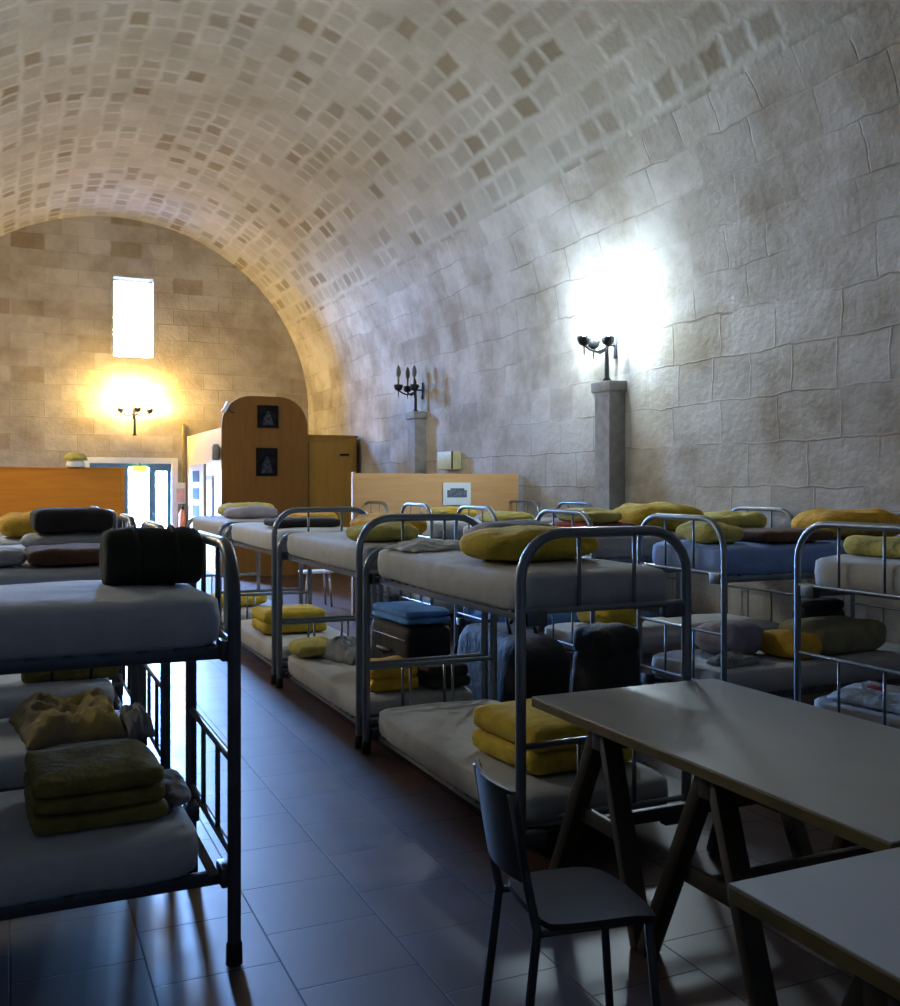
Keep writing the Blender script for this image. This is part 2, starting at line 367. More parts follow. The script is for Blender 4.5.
# ------------------------------------------------------------------ sconces
def sconce(label, loc, rotz, bulb, stem=.40, sp=.14):
    """origin on the wall at arm height; local +x points out of the wall"""
    t = thing('wall_sconce', label, 'sconce', loc, rotz, 'wrought iron wall sconces')
    bm = bmesh.new()
    add_tube(bm, [(.12,0,-stem), (.12,0,-stem+.03), (.12,0,-.12), (.12,0,.10), (.12,0,.16)], [.05,.026,.022,.018,.004], 10)
    add_box(bm, (.002,-.03,-.16), (.02,.03,.10), .004); add_tube(bm, [(.01,0,-.02), (.12,0,-.02)], .014)
    obj('stem', bm, M_IRON, t)
    for (x, y) in ((.42,.02), (.20,sp), (.20,-sp)):
        bm = bmesh.new()
        d = Vector((x-.12, y, 0)); pts = [Vector((.12,0,-.04)) + d*k + Vector((0,0,-.06*math.sin(PI*k))) for k in (0,.25,.5,.75,1)]
        add_tube(bm, pts, .013, 8); add_tube(bm, [(x,y,-.16), (x,y,-.12), (x,y,-.02)], [.002,.008,.012], 8)
        a = obj('arm', bm, M_IRON, t)
        bm = bmesh.new(); add_lathe(bm, [(.018,-.05), (.055,-.03), (.075,.02), (.07,.05), (.03,.05)], (x,y,0), 12); obj('cup', bm, M_IRON, a)
        bm = bmesh.new(); add_lathe(bm, [(.014,.05), (.016,.16), (.035,.20), (.042,.25), (.030,.31), (.006,.36)], (x,y,0), 10); obj('bulb', bm, bulb, a)
    return t
sconce('lit cold white wrought iron sconce standing on the near right pilaster', (XR-.005,8.90,3.15), PI, M_BULB_COLD)
sconce('unlit dark wrought iron sconce on the right wall, above the far pilaster', (XR-.005,14.35,3.15), PI, M_BULB_OFF, .36)
sconce('lit warm yellow sconce on the end wall between door and slit window', (2.32,Y1-.005,3.13), -PI/2, M_BULB_WARM, .5, .28)
for yy, mt in ((9.0,M_FILL_NEUTRAL), (14.4,M_FILL_AMBER)):  # two extra sconces out of view, added to light vault and right wall
    sconce('added unseen wrought iron sconce on the left wall, lighting the vault', (XL+.005,yy,3.15), 0, mt, .36)

# ------------------------------------------------------------------ bunk beds
BL, BW, HT = 1.95, .86, 1.415
ZU = 1.105
def end_frame_bm(x, tr, zlo, HT):
    bm = bmesh.new(); w = BW/2; r = .20 if HT > 1.35 else .12; pts = [(x,-w,.06), (x,-w,.6), (x,-w,HT-r)]
    for k in range(1, 6):
        a = PI/2*k/6; pts.append((x, -w+r-r*math.cos(a), HT-r+r*math.sin(a)))
    pts.append((x,-w+r,HT)); pts.append((x,w-r,HT))
    for k in range(1, 6):
        a = PI/2*k/6; pts.append((x, w-r+r*math.sin(a), HT-r+r*math.cos(a)))
    pts += [(x,w,HT-r), (x,w,.6), (x,w,.06)]
    add_tube(bm, pts, tr, 12)
    for z in (ZU-.02, zlo+.35, zlo+.03): add_tube(bm, [(x,-w,z), (x,w,z)], tr*.62, 8)
    return bm
def make_bunk(label, tr=.023, st=M_STEEL, sheet=M_SHEET, seed=0, zlo=.37, inset=0., hts=(HT,HT)):
    t = thing('bunk_bed', label, 'bunk bed', (0,0,0), 0, 'metal bunk beds in the dormitory')
    for x, ht in ((0,hts[0]), (BL,hts[1])):
        f = obj('end_frame', end_frame_bm(x, tr, zlo, ht), st, t, auto=50)
        for y in (-BW/6, BW/6):
            bm = bmesh.new(); add_tube(bm, [(x,y,ZU-.02), (x,y,ht-.005)], tr*.42, 8); obj('spindle', bm, st, f)
            bm = bmesh.new(); add_tube(bm, [(x,y,zlo+.03), (x,y,zlo+.35)], tr*.42, 8); obj('spindle', bm, st, f)
        for y in (-BW/2, BW/2):
            bm = bmesh.new(); add_lathe(bm, [(tr*.9,0), (tr*1.25,.004), (tr*1.2,.07), (tr*1.02,.08)], (x,y,.001), 12); obj('rubber_foot', bm, M_RUBBER, f)
    for k, z in enumerate((ZU, zlo)):
        for y in (-BW/2+.075, BW/2-.075):
            bm = bmesh.new(); add_beam(bm, (.03,y,z-.058), (BL-.03,y,z-.058), .03, .045)
            s = obj('side_rail', bm, st, t, auto=40)
            for x in (.012, BL-.012):
                bm = bmesh.new(); add_box(bm, (x-.026,y-.05,z-.085), (x+.026,y+.05,z-.015), .008); obj('corner_bracket', bm, M_STEEL_DARK, s, auto=40)
        bm = bmesh.new()
        for i in range(17): add_beam(bm, (.06+i*(BL-.12)/16,-BW/2+.04,z-.038), (.06+i*(BL-.12)/16,BW/2-.04,z-.038), .034, .008, .002)
        obj('slat_base', bm, M_MESH, t, auto=40)
        bm = bmesh.new()
        add_cushion(bm, BL-.05-k*inset, BW-.045, .205-.02*k, (BL/2+k*inset/2,0,z-.052), e=.17, ez=.33, wr=.014, wf=3.2, seed=seed+k*2.3, nu=72, nv=14, sag=.012)
        obj('upper_mattress' if k == 0 else 'lower_mattress', bm, sheet[k] if isinstance(sheet, tuple) else sheet, t)
    return t
def place(t, loc, rotz): t.location = loc; t.rotation_euler = (0,0,rotz); return t
XA = 1.96 + BW/2
GB = 'metal bunk beds in the dormitory'
proto = make_bunk('grey metal bunk bed with rounded hoop, abutting the far end of the long table', zlo=.165, hts=(HT,1.22))
place(proto, (XA,3.62,0), PI/2)
dup(proto, (XA,5.70,0), PI/2, 'second bunk bed along the aisle, black suitcase on its lower bunk', GB)
dup(proto, (XA,7.82,0), PI/2, 'third bunk bed along the aisle, dark blanket on its top bunk', GB)
place(make_bunk('farthest bunk bed of the middle row, near the arched wooden cabin', seed=17, zlo=.165, hts=(1.22,1.22)), (XA,10.1,0), PI/2)
XLB = .69
lp = make_bunk('nearest bunk bed left of the aisle with a black-green bundle on top', .023, M_STEEL_DARK, M_SHEET_COOL, 5, zlo=.335, inset=.07)
place(lp, (.69,3.30+BW/2,0), PI)
dup(lp, (.645,4.60+.41,0), PI, 'second bunk bed left of the aisle, brown blanket on its top bunk', GB)
dup(lp, (.66,5.95+.41,0), PI, 'third bunk bed left of the aisle, olive folded blanket on its lower bunk', GB)
dup(lp, (.67,7.20+.41,0), PI, 'fourth bunk bed left of the aisle, its hoop showing behind the black-green bundle', GB)
dup(lp, (.67,8.60+.41,0), PI, 'last bunk bed left of the aisle, in front of the orange partition', GB)
rp = make_bunk('bunk bed at the right edge of the photo, patterned cloth on its lower bunk', .018, M_STEEL, M_SHEET, 9)
place(rp, (3.87,3.18+.41,0), 0)
rp2 = make_bunk('bunk bed with pale blue sheets along the right wall, behind the long table', .018, M_STEEL, (M_SHEET_BLUE, M_SHEET), 11)
place(rp2, (3.9,4.68+.40,0), 0)
dup(rp, (3.9,6.10+.42,0), 0, 'bunk bed by the right wall with red and yellow blankets on top', GB)
rp3 = make_bunk('bunk bed by the right wall below the lit sconce, bright blue lower mattress', .018, M_STEEL, (M_SHEET, M_CYAN), 13)
place(rp3, (3.9,7.65+.42,0), 0)
dup(rp, (3.9,9.10+.42,0), 0, 'bunk bed by the right wall in front of the beige partition notice', GB)
dup(rp2, (3.9,10.35+.42,0), 0, 'farthest bunk bed by the right wall, close to the beige partition', GB)

# ------------------------------------------------------------------ bedding and bags
TU, TL, TA, TB = ZU+.142, .37+.122, .165+.122, .335+.122     # tops of the mattresses
GBL = 'blankets and pillows on the bunks'
def mound(name, cat, label, loc, rot, dims, m, e=.5, ez=.75, wr=.03, wf=6, seed=1, piped=None):
    bm = bmesh.new(); add_cushion(bm, *dims, (0,0,0), e=e, ez=ez, wr=wr, wf=wf, seed=seed, nu=48, nv=18)
    o = obj(name, bm, m); o.location = loc; o.rotation_euler = (0,0,rot)
    return tag(o, label, cat, GBL)
def folded(label, loc, rot, dims, m, layers=3, seed=1, m2=None):
    """a blanket folded into stacked rounded layers joined along one fold"""
    lx, ly, lz = dims; bm = bmesh.new(); h = lz/layers
    for k in range(layers):
        s = 1-.02*k
        add_cushion(bm, lx*s, ly*s, h*1.22, ((.5-rnd.random())*.015, (.5-rnd.random())*.015, h*k), e=.16, ez=.5, wr=.014, wf=7, seed=seed+k, nu=56, nv=12)
    o = obj('folded_blanket', bm, m); o.location = loc; o.rotation_euler = (0,0,rot)
    return tag(o, label, 'blanket', GBL)
def rolled(label, loc, rot, L, r, m, name='rolled_blanket', cat='blanket', seed=1, ends=True, fl=.9):
    """rolled bedding: a fat wrinkled roll lying along local x, spiral end faces, two straps"""
    bm = bmesh.new(); rows = []; n = 26; off = Vector((seed*3.7, seed, 0))
    prof = [(-.5,.30), (-.5,.72), (-.485,.9), (-.44,1), (-.3,1.02), (-.2,.97), (-.05,1.03), (.1,1.02), (.2,.97), (.32,1.02), (.44,1), (.485,.9), (.5,.72), (.5,.30)]
    for u, s in prof:
        ring = []
        for k in range(n):
            a = 2*PI*k/n; p = Vector((u*L, math.cos(a)*r*s, math.sin(a)*r*s*fl))
            f = 1+.09*noise.noise(p*9+off)+.04*noise.noise(p*21+off)
            p.y *= f; p.z = max(p.z*f, -r*fl*.93) + r*fl*.93
            ring.append(bm.verts.new(p))
        rows.append(ring)
    for a, b in zip(rows, rows[1:]):
        for k in range(n): bm.faces.new([a[k], a[(k+1)%n], b[(k+1)%n], b[k]])
    bm.faces.new(rows[0]); bm.faces.new(rows[-1])
    o = obj(name, bm, m); o.location = loc; o.rotation_euler = (0,0,rot)
    tag(o, label, cat, GBL)
    if ends:
        for u in (-.2, .2):
            bm = bmesh.new(); pts = []
            for k in range(21):
                a = 2*PI*k/20; pts.append((u*L, math.cos(a)*r*1.01, max(math.sin(a)*r*fl*1.01, -r*fl*.93)+r*fl*.95))
            add_tube(bm, pts, .008, 6, caps=False); obj('strap', bm, M_BLACK, o)
    return o
def rumpled(label, loc, rot, dims, m, seed=1, name='rumpled_blanket', cat='blanket'):
    lx, ly, h = dims; n = 48; bm = bmesh.new(); g = []; off = Vector((seed*5.1, seed*2.2, seed))
    for i in range(n+1):
        row = []
        for j in range(n+1):
            u, v = i/n*2-1, j/n*2-1
            edge = 1+.12*noise.noise(Vector((u*2,v*2,seed)))
            f = max(0, (1-abs(u)**4))*max(0, (1-abs(v)**4))
            z = h*(f**.6)*(.72+.42*noise.noise(Vector((u*1.3,v*1.3,0))+off) - .30*abs(noise.noise(Vector((u*3.1+v,v*2.4-u*.6,0))+off)) + .06*noise.noise(Vector((u*9,v*9,0))+off))
            row.append(bm.verts.new((u*lx/2*edge, v*ly/2*edge, z+.004)))
        g.append(row)
    for i in range(n):
        for j in range(n): bm.faces.new([g[i][j], g[i+1][j], g[i+1][j+1], g[i][j+1]])
    rim = [g[i][0] for i in range(n+1)] + [g[n][j] for j in range(1,n+1)] + [g[i][n] for i in range(n-1,-1,-1)] + [g[0][j] for j in range(n-1,0,-1)]
    bm.faces.new(rim)
    o = obj(name, bm, m); o.location = loc; o.rotation_euler = (0,0,rot)
    return tag(o, label, cat, GBL)
def backpack(label, loc, rot, w, d, h, m, lid=True):
    t = thing('backpack', label, 'backpack', loc, rot)
    bm = bmesh.new(); add_cushion(bm, w, d, h*.88, (0,0,0), e=.45, ez=.4, wr=.02, wf=7, seed=h*3, nu=40, nv=20); obj('body', bm, m, t)
    bm = bmesh.new(); add_cushion(bm, w*.95, d*1.02, h*.26, (0,0,h*.74), e=.5, ez=.7, wr=.02, wf=8, seed=h, nu=40, nv=12); obj('top_lid', bm, m, t)
    bm = bmesh.new(); add_cushion(bm, w*.66, d*.35, h*.4, (0,-d*.5,h*.1), e=.45, ez=.5, wr=.012, wf=8, seed=h+2, nu=32, nv=12); obj('pocket', bm, m, t)
    for x in (-w*.22, w*.22):
        bm = bmesh.new(); add_tube(bm, [(x,d*.42,h*.72), (x,d*.62,h*.62), (x,d*.66,h*.4), (x,d*.5,h*.12)], .018, 8); obj('shoulder_strap', bm, M_BLACK, t)
    return t

# left beds (long axis along x)
rolled('black-green rolled sleeping bundle on the nearest left top bunk', (.485,3.80,TU), .06, .35, .122, M_BLACKGREEN, 'sleeping_bag_roll', 'sleeping bag', 3)
folded('folded dark olive blanket near the corner of the nearest left lower bunk', (.27,3.70,TB), .06, (.44,.50,.18), M_OLIVE, 3, 5)
mound('pillow', 'pillow', 'small grey cloth roll beside the olive blanket on the nearest left lower bunk', (.555,3.72,TB), .05, (.10,.34,.075), M_GREYCLOTH, seed=3)
folded('brown folded blanket on the second left top bunk', (.29,4.98,TU), .02, (.46,.5,.07), M_BROWN, 1, 8)
rumpled('rumpled tan and yellow bedding on the second left lower bunk', (.25,5.0,TB), .1, (.44,.62,.21), M_TAN, 4)
rumpled('crumpled grey cloth at the aisle end of the second left lower bunk', (.545,4.82,TB), .05, (.12,.34,.15), M_GREYCLOTH, 9, 'crumpled_cloth', 'cloth')
rolled('dark olive rolled blanket on the third left lower bunk', (.33,6.25,TB), .03, .54, .11, M_OLIVE, seed=6)
mound('pillow', 'pillow', 'white pillow under the dark brown blanket on the third left top bunk', (.32,6.28,TU), 0, (.52,.46,.09), M_SHEET, seed=8)
folded('dark brown folded blanket topmost on the third left top bunk', (.33,6.30,TU+.088), .05, (.44,.42,.12), M_DARK, 1, 10)
mound('pillow', 'pillow', 'yellow pillow at the left edge of the fourth left top bunk', (.10,7.55,TU), 0, (.36,.5,.17), M_ORANGE, seed=9)
mound('pillow', 'pillow', 'off-white pillow on the second left top bunk, left of the brown folded blanket', (-.05,4.95,TU), .2, (.20,.34,.09), M_SHEET, seed=12)

# middle row (long axis along y)
mound('pillow', 'pillow', 'large mustard yellow pillow on the near top bunk behind the table', (2.34,4.22,TU), .05, (.66,.50,.17), M_YEL, .6, .8, .02, 5, 21)
mound('pillow', 'pillow', 'grey-olive pillow behind the large mustard pillow on the near top bunk', (2.50,4.69,TU), .1, (.52,.36,.18), M_GREYCLOTH, .6, .8, .02, 5, 22)
rumpled('rumpled white sheet at the far end of the near top bunk', (2.25,5.18,TU), .1, (.5,.4,.07), M_SHEET, 12, 'rumpled_sheet', 'sheet')
folded('mustard yellow folded blanket on the near lower bunk behind the table', (2.42,4.14,TA), .06, (.62,.62,.22), M_YEL, 2, 25)
mound('pillow', 'pillow', 'orange-yellow pillow on the second top bunk along the aisle', (2.50,6.62,TU), .1, (.44,.62,.16), M_ORANGE, seed=31)
mound('pillow', 'pillow', 'olive pillow at the near end of the second top bunk along the aisle', (2.25,6.05,TU), .1, (.46,.34,.12), M_YEL_OLV, seed=33)
mound('pillow', 'pillow', 'olive-yellow pillow at the far end of the second lower bunk along the aisle', (2.16,7.38,TA), 0, (.34,.40,.13), M_YEL_OLV, seed=35)
rumpled('heap of grey and black clothes on the second lower bunk along the aisle', (2.42,7.14,TA), .3, (.42,.5,.22), M_GREYCLOTH, 15, 'clothes_heap', 'clothes')
folded('orange-yellow folded blanket at the near end of the second lower bunk', (2.25,6.0,TA), .0, (.34,.34,.17), M_ORANGE, 2, 37)
folded('dark brown folded blanket beside the orange one on the second lower bunk', (2.62,5.96,TA), .0, (.30,.34,.15), M_DARK, 2, 39)
folded('dark brown blanket lying across the third top bunk along the aisle', (2.38,8.45,TU), 0, (.62,.46,.07), M_DARK, 1, 41)
mound('pillow', 'pillow', 'orange pillow on the third top bunk behind the dark brown blanket', (2.62,8.98,TU), 0, (.4,.5,.13), M_ORANGE, seed=42)
folded('mustard yellow folded blanket on the third lower bunk along the aisle', (2.32,8.72,TA), 0, (.6,.5,.20), M_YEL, 2, 44)
mound('pillow', 'pillow', 'lilac-grey pillow on the farthest middle top bunk', (2.40,10.65,TU), 0, (.55,.4,.14), M_PINKGREY, seed=46)
mound('pillow', 'pillow', 'yellow pillow beside the lilac-grey one on the farthest middle top bunk', (2.5,11.3,TU), 0, (.6,.5,.17), M_YEL_OLV, seed=47)
mound('pillow', 'pillow', 'mustard pillow on the farthest middle lower bunk', (2.3,10.8,TA), 0, (.6,.5,.15), M_YEL, seed=48)

t = thing('suitcase', 'black soft suitcase lying on the second lower bunk along the aisle', 'suitcase', (2.62,6.50,TA), PI/2+.05)
bm = bmesh.new(); add_cushion(bm, .66,.36,.36, (0,0,0), e=.2, ez=.25, wr=.01, wf=6, seed=2, nu=48, nv=14); obj('body', bm, M_BLACK, t)
bm = bmesh.new(); add_tube(bm, [(-.09,.185,.18), (-.08,.22,.18), (.08,.22,.18), (.09,.165,.11)], .011, 8); obj('handle', bm, M_GREYCLOTH, t)
bm = bmesh.new(); add_tube(bm, [(-.30,.18,.27), (0,.185,.27), (.30,.18,.27)], .005, 6); obj('zip', bm, M_CHROME, t)
o = folded('bright blue folded cover on top of the black suitcase', (2.62,6.50,TA+.362), PI/2+.05, (.64,.36,.10), M_CYAN, 2, 81)
backpack('tall black hiking backpack on the floor behind the near bunk bed', (3.20,4.86,.003), .3, .40, .28, .80, M_BLACK)
t = thing('duffel_bag', 'big black duffel bag on the floor between middle and right bunks', 'bag', (3.30,6.25,.003), PI/2-.05)
bm = bmesh.new(); add_cushion(bm, 1.15,.46,.58, (0,0,0), e=.3, ez=.45, wr=.03, wf=5, seed=4, nu=48, nv=18); obj('body', bm, M_BLACK, t)
for yy in (-.10, .10):
    bm = bmesh.new(); add_tube(bm, [(-.22,yy,.565), (-.20,yy,.60), (-.08,yy*.7,.68), (.08,yy*.7,.68), (.20,yy,.60), (.22,yy,.565)], .014, 8); obj('handle', bm, M_BLACK, t)
backpack('small black backpack standing on the right lower bunk with blue upper sheet', (5.22,5.22,TL), -.4, .34, .22, .33, M_BLACK)

# right wall row (long axis along x)
GR = 'right'
mound('pillow', 'pillow', 'olive-yellow pillow on the blue-sheeted top bunk, next to its hoop', (4.10,5.05,TU), 0, (.26,.5,.13), M_YEL_OLV, seed=51)
folded('brown folded blanket on the blue-sheeted top bunk along the right wall', (4.62,5.0,TU), 0, (.60,.5,.07), M_BROWN, 1, 53)
mound('pillow', 'pillow', 'large orange-yellow pillow on the blue-sheeted top bunk near the right wall', (5.35,5.08,TU), 0, (.72,.56,.20), M_ORANGE, seed=54)
folded('olive-grey folded blanket on the lower bunk of the blue-sheeted bed', (5.10,4.98,TL), .1, (.66,.40,.18), M_DULLOLV, 1, 56)
mound('pillow', 'pillow', 'orange pillow at the end of the olive-grey blanket on the blue-sheeted bed', (4.66,4.93,TL), .1, (.24,.40,.17), M_ORANGE, .4, .6, seed=57)
mound('pillow', 'pillow', 'pinkish-grey pillow on the lower bunk of the blue-sheeted bed', (4.40,5.18,TL), .2, (.42,.40,.22), M_PINKGREY, seed=58)
rumpled('small grey-green cloth near the hoop of the blue-sheeted lower bunk', (4.15,4.86,TL), .1, (.28,.2,.09), M_GREYCLOTH, 60, 'crumpled_cloth', 'cloth')
rolled('olive rolled blanket on the top bunk at the right edge', (4.12,3.62,TU), PI/2, .56, .06, M_YEL_OLV, seed=61, ends=False)
o = rumpled('white, blue and red patterned cloth on the right-edge lower bunk', (4.14,3.60,TL), .1, (.36,.6,.11), M_PLAID_W, 63, 'patterned_cloth', 'cloth')
for k, (u, v, mm) in enumerate(((-.08,-.18,M_PLAID_R), (.05,-.05,M_PLAID_B), (-.05,.10,M_PLAID_R), (.06,.2,M_PLAID_B))):
    bm = bmesh.new(); add_cushion(bm, .07,.10,.03, (u,v,.055), e=.8, ez=.9, wr=.004, seed=k, nu=16, nv=8, flatbase=False); obj('patch', bm, mm, o)
mound('pillow', 'pillow', 'olive-yellow pillow on the red-blanketed top bunk, nearest the hoop', (4.12,6.50,TU+.07), 0, (.36,.6,.12), M_YEL_OLV, seed=65)
folded('dark red folded blanket under the olive-yellow pillow by the right wall', (4.15,6.50,TU), 0, (.42,.62,.075), M_RED, 1, 66)
mound('pillow', 'pillow', 'mustard pillow on the red-blanketed top bunk, farther from the hoop', (4.85,6.62,TU), 0, (.70,.56,.22), M_YEL, seed=67)
mound('pillow', 'pillow', 'olive pillow on the red-blanketed top bunk against the right wall', (5.5,6.5,TU), 0, (.5,.5,.15), M_YEL_OLV, seed=68)
mound('pillow', 'pillow', 'yellow pillow on the lower bunk of the red-blanketed bed', (4.35,6.55,TL), 0, (.42,.5,.19), M_YEL, seed=69)
mound('pillow', 'pillow', 'olive pillow on the top bunk over the bright blue mattress', (4.2,8.05,TU), 0, (.4,.55,.12), M_YEL_OLV, seed=70)
mound('pillow', 'pillow', 'yellow pillow on the top bunk before the beige partition notice', (4.3,9.5,TU), 0, (.45,.55,.13), M_YEL, seed=71)
rumpled('crumpled bright blue cover on the lower bunk below the lit sconce', (4.5,8.1,TL), 0, (.9,.6,.10), M_CYAN, 72, 'crumpled_cover', 'cover')

# ------------------------------------------------------------------ tables and chair
def table(label, x0, x1, y0, y1, trestles, edge_h=.042, zt=.75):
    t = thing('trestle_table', label, 'table', ((x0+x1)/2,(y0+y1)/2,0), 0, 'grey trestle tables')
    hx, hy = (x1-x0)/2, (y1-y0)/2
    bm = bmesh.new(); add_box(bm, (-hx,-hy,zt-edge_h), (hx,hy,zt-.004), .004); top = obj('tabletop', bm, M_TABLE_EDGE, t, smooth=False)
    bm = bmesh.new(); add_box(bm, (-hx+.002,-hy+.002,zt-.006), (hx-.002,hy-.002,zt), .002); obj('laminate', bm, M_TABLETOP, top, smooth=False)
    for y in trestles:
        yy = y-(y0+y1)/2
        bm = bmesh.new(); add_box(bm, (-hx+.06,yy-.03,zt-edge_h-.09), (hx-.06,yy+.03,zt-edge_h), .006)
        tr = obj('trestle', bm, M_TRESTLE, t, auto=40)
        for sx in (-1, 1):
            for sy in (-1, 1):
                bm = bmesh.new(); add_beam(bm, (sx*(hx-.06),yy+sy*.30,.004), (sx*(hx-.10),yy+sy*.025,zt-edge_h-.02), .075, .05, .008); obj('leg', bm, M_TRESTLE, tr, auto=40)
            bm = bmesh.new(); add_beam(bm, (sx*(hx-.085),yy-.16,.34), (sx*(hx-.085),yy+.16,.34), .022, .06, .004); obj('crosspiece', bm, M_TRESTLE, tr, auto=40)
        bm = bmesh.new(); add_beam(bm, (-hx+.09,yy,.34), (hx-.09,yy,.34), .03, .05, .004); obj('stretcher', bm, M_TRESTLE, tr, auto=40)
    return t
table('long grey-topped trestle table abutting the bunk bed hoop', 1.955, 2.89, 1.72, 3.52, (3.13,2.50))
table('nearer grey-topped trestle table in the bottom right corner', 1.43, 2.36, -.10, 1.695, (1.35,.45))

t = thing('wooden_chair', 'dark wooden chair standing at the long table with thin curved backrest', 'chair', (1.48,2.40,0), -.14)
bm = bmesh.new()
n = 14; rows = []
for lay in (0, 1):
    g = []
    for i in range(n+1):
        row = []
        for j in range(n+1):
            u, v = i/n*2-1, j/n*2-1
            k = 1 - .10*(abs(u*v))**3
            row.append(bm.verts.new((u*.175*k + .01, v*.18*k, .45-.018*lay - .012*(1-u*u)*(1-v*v) + (-.02*max(0,u)**3))))
        g.append(row)
    rows.append(g)
for g in rows:
    for i in range(n):
        for j in range(n): bm.faces.new([g[i][j], g[i+1][j], g[i+1][j+1], g[i][j+1]])
def rim(g): return [g[i][0] for i in range(n)] + [g[n][j] for j in range(n)] + [g[i][n] for i in range(n,0,-1)] + [g[0][j] for j in range(n,0,-1)]
ra, rb = rim(rows[0]), rim(rows[1])
for i in range(len(ra)): bm.faces.new([ra[i], ra[(i+1)%len(ra)], rb[(i+1)%len(rb)], rb[i]])
obj('seat', bm, M_CHAIR, t, auto=50)
bm = bmesh.new(); P = []
for lay in (0, 1):
    g = []
    for i in range(11):
        row = []
        for j in range(13):
            z = .56+.25*i/10; v = j/12*2-1; k = 1-.06*(abs(i/5-1))**4
            row.append(bm.verts.new((-.185-.055*(z-.45)/.36 - .028*(1-v*v) - .014*lay, v*.165*k, z)))
        g.append(row)
    P.append(g)
for g in P:
    for i in range(10):
        for j in range(12): bm.faces.new([g[i][j], g[i+1][j], g[i+1][j+1], g[i][j+1]])
def rim2(g): return [g[i][0] for i in range(10)] + [g[10][j] for j in range(12)] + [g[i][12] for i in range(10,0,-1)] + [g[0][j] for j in range(12,0,-1)]
ra, rb = rim2(P[0]), rim2(P[1])
for i in range(len(ra)): bm.faces.new([ra[i], ra[(i+1)%len(ra)], rb[(i+1)%len(rb)], rb[i]])
obj('backrest', bm, M_CHAIR, t, auto=50)
for s in (-1, 1):
    bm = bmesh.new(); add_tube(bm, [(-.23,s*.165,.004), (-.18,s*.152,.43), (-.205,s*.15,.55), (-.250,s*.15,.80)], .013, 10); obj('leg', bm, M_STEEL_DARK, t)
    bm = bmesh.new(); add_tube(bm, [(.185,s*.165,.004), (.15,s*.15,.428)], .013, 10); obj('leg', bm, M_STEEL_DARK, t)
    bm = bmesh.new(); add_tube(bm, [(-.185,s*.15,.42), (.15,s*.15,.42)], .010, 8); obj('seat_frame', bm, M_STEEL_DARK, t)

# ------------------------------------------------------------------ wooden furniture at the far end
bm = bmesh.new(); add_box(bm, (-1.95,-.02,0), (1.50,.02,1.86), .004)
t = thing('partition_screen', 'orange plywood partition screen in front of the far door', 'partition', (0,15.0,0))
obj('panel', bm, M_ORANGE_WOOD, t, smooth=False)
bm = bmesh.new(); add_box(bm, (1.47,-.035,0), (1.53,.035,1.875), .006); add_box(bm, (-1.95,-.03,1.85), (1.5,.03,1.875), .004); obj('frame', bm, M_ORANGE_WOOD, t, smooth=False)
t = thing('cloth_on_box', 'small yellow cloth on a white box, on top of the orange partition', 'lamp', (.86,15.0,1.876))  # round forms for folded cloth over a box, not a lamp
bm = bmesh.new(); add_lathe(bm, [(.12,0), (.13,.02), (.12,.09), (.08,.11)], (0,0,0), 20); obj('base', bm, M_WHITE, t)
bm = bmesh.new(); add_lathe(bm, [(.165,.10), (.15,.16), (.10,.205), (.03,.215)], (0,0,0), 20); obj('shade', bm, M_YEL_OLV, t)  # the yellow cloth
PX0 = 3.76
t = thing('partition_screen', 'beige plywood partition screen with a notice, against the right wall', 'partition', (0,11.1,0))
bm = bmesh.new(); add_box(bm, (PX0,-.02,0), (XR-.03,.02,1.76), .004); obj('panel', bm, M_BEIGE_WOOD, t, smooth=False)
bm = bmesh.new(); add_box(bm, (PX0-.035,-.03,0), (PX0,.03,1.775), .005); obj('post', bm, M_BEIGE_WOOD, t, smooth=False)
t = thing('paper_notice', 'white paper notice with grey print on the beige partition', 'notice', (5.09,11.07,1.51))
bm = bmesh.new(); add_box(bm, (-.19,-.006,-.14), (.19,.003,.14), .002); obj('sheet', bm, M_PAPER, t, smooth=False)
bm = bmesh.new(); add_box(bm, (-.135,-.009,-.045), (.135,-.0055,.045)); add_box(bm, (-.09,-.009,.045), (.10,-.0055,.07)); obj('print', bm, M_INK, t, smooth=False)
t = thing('wall_box', 'cream box with dark edge on the right wall above the beige partition', 'box', (XR,13.15,1.98))
bm = bmesh.new(); add_box(bm, (-.16,-.26,-.13), (-.002,.26,.13), .01); obj('housing', bm, M_CREAM, t, auto=40)
bm = bmesh.new(); add_box(bm, (-.165,-.29,-.13), (-.15,-.262,.13), .004); obj('side_panel', bm, M_FRAME_BLACK, t, smooth=False)

# arched wooden cabin
CY, CX0, CX1 = 17.2, 3.38, 4.92
t = thing('wooden_cabin', 'tall brown wooden cabin with arch-topped front beside the far door', 'cabin', (0,CY,0))
out = [(CX0,0), (CX1,0)]
ZT, rr = 3.20, .52
for k in range(9):
    a = PI/2*k/8; out.append((CX1-rr+rr*math.cos(a), ZT-rr+rr*math.sin(a)))
for k in range(9):
    a = PI/2+PI/2*k/8; out.append((CX0+rr+rr*math.cos(a), ZT-rr+rr*math.sin(a)))
bm = bmesh.new()
fa = [bm.verts.new((x,0,z)) for x, z in out]; fb = [bm.verts.new((x,.06,z)) for x, z in out]
bm.faces.new(fa); bm.faces.new(fb)
for i in range(len(out)): bm.faces.new([fa[i], fa[(i+1)%len(out)], fb[(i+1)%len(out)], fb[i]])
obj('arched_front', bm, M_CABIN, t, smooth=False)
bm = bmesh.new(); add_box(bm, (CX0,.061,0), (CX0+.04,Y1-CY-.03,2.60), .003); side = obj('side_wall', bm, M_CABIN_SIDE, t, smooth=False)
bm = bmesh.new(); add_box(bm, (CX0,.061,2.601), (CX1,Y1-CY-.03,2.63), .003); obj('roof_panel', bm, M_CABIN_SIDE, t, smooth=False)
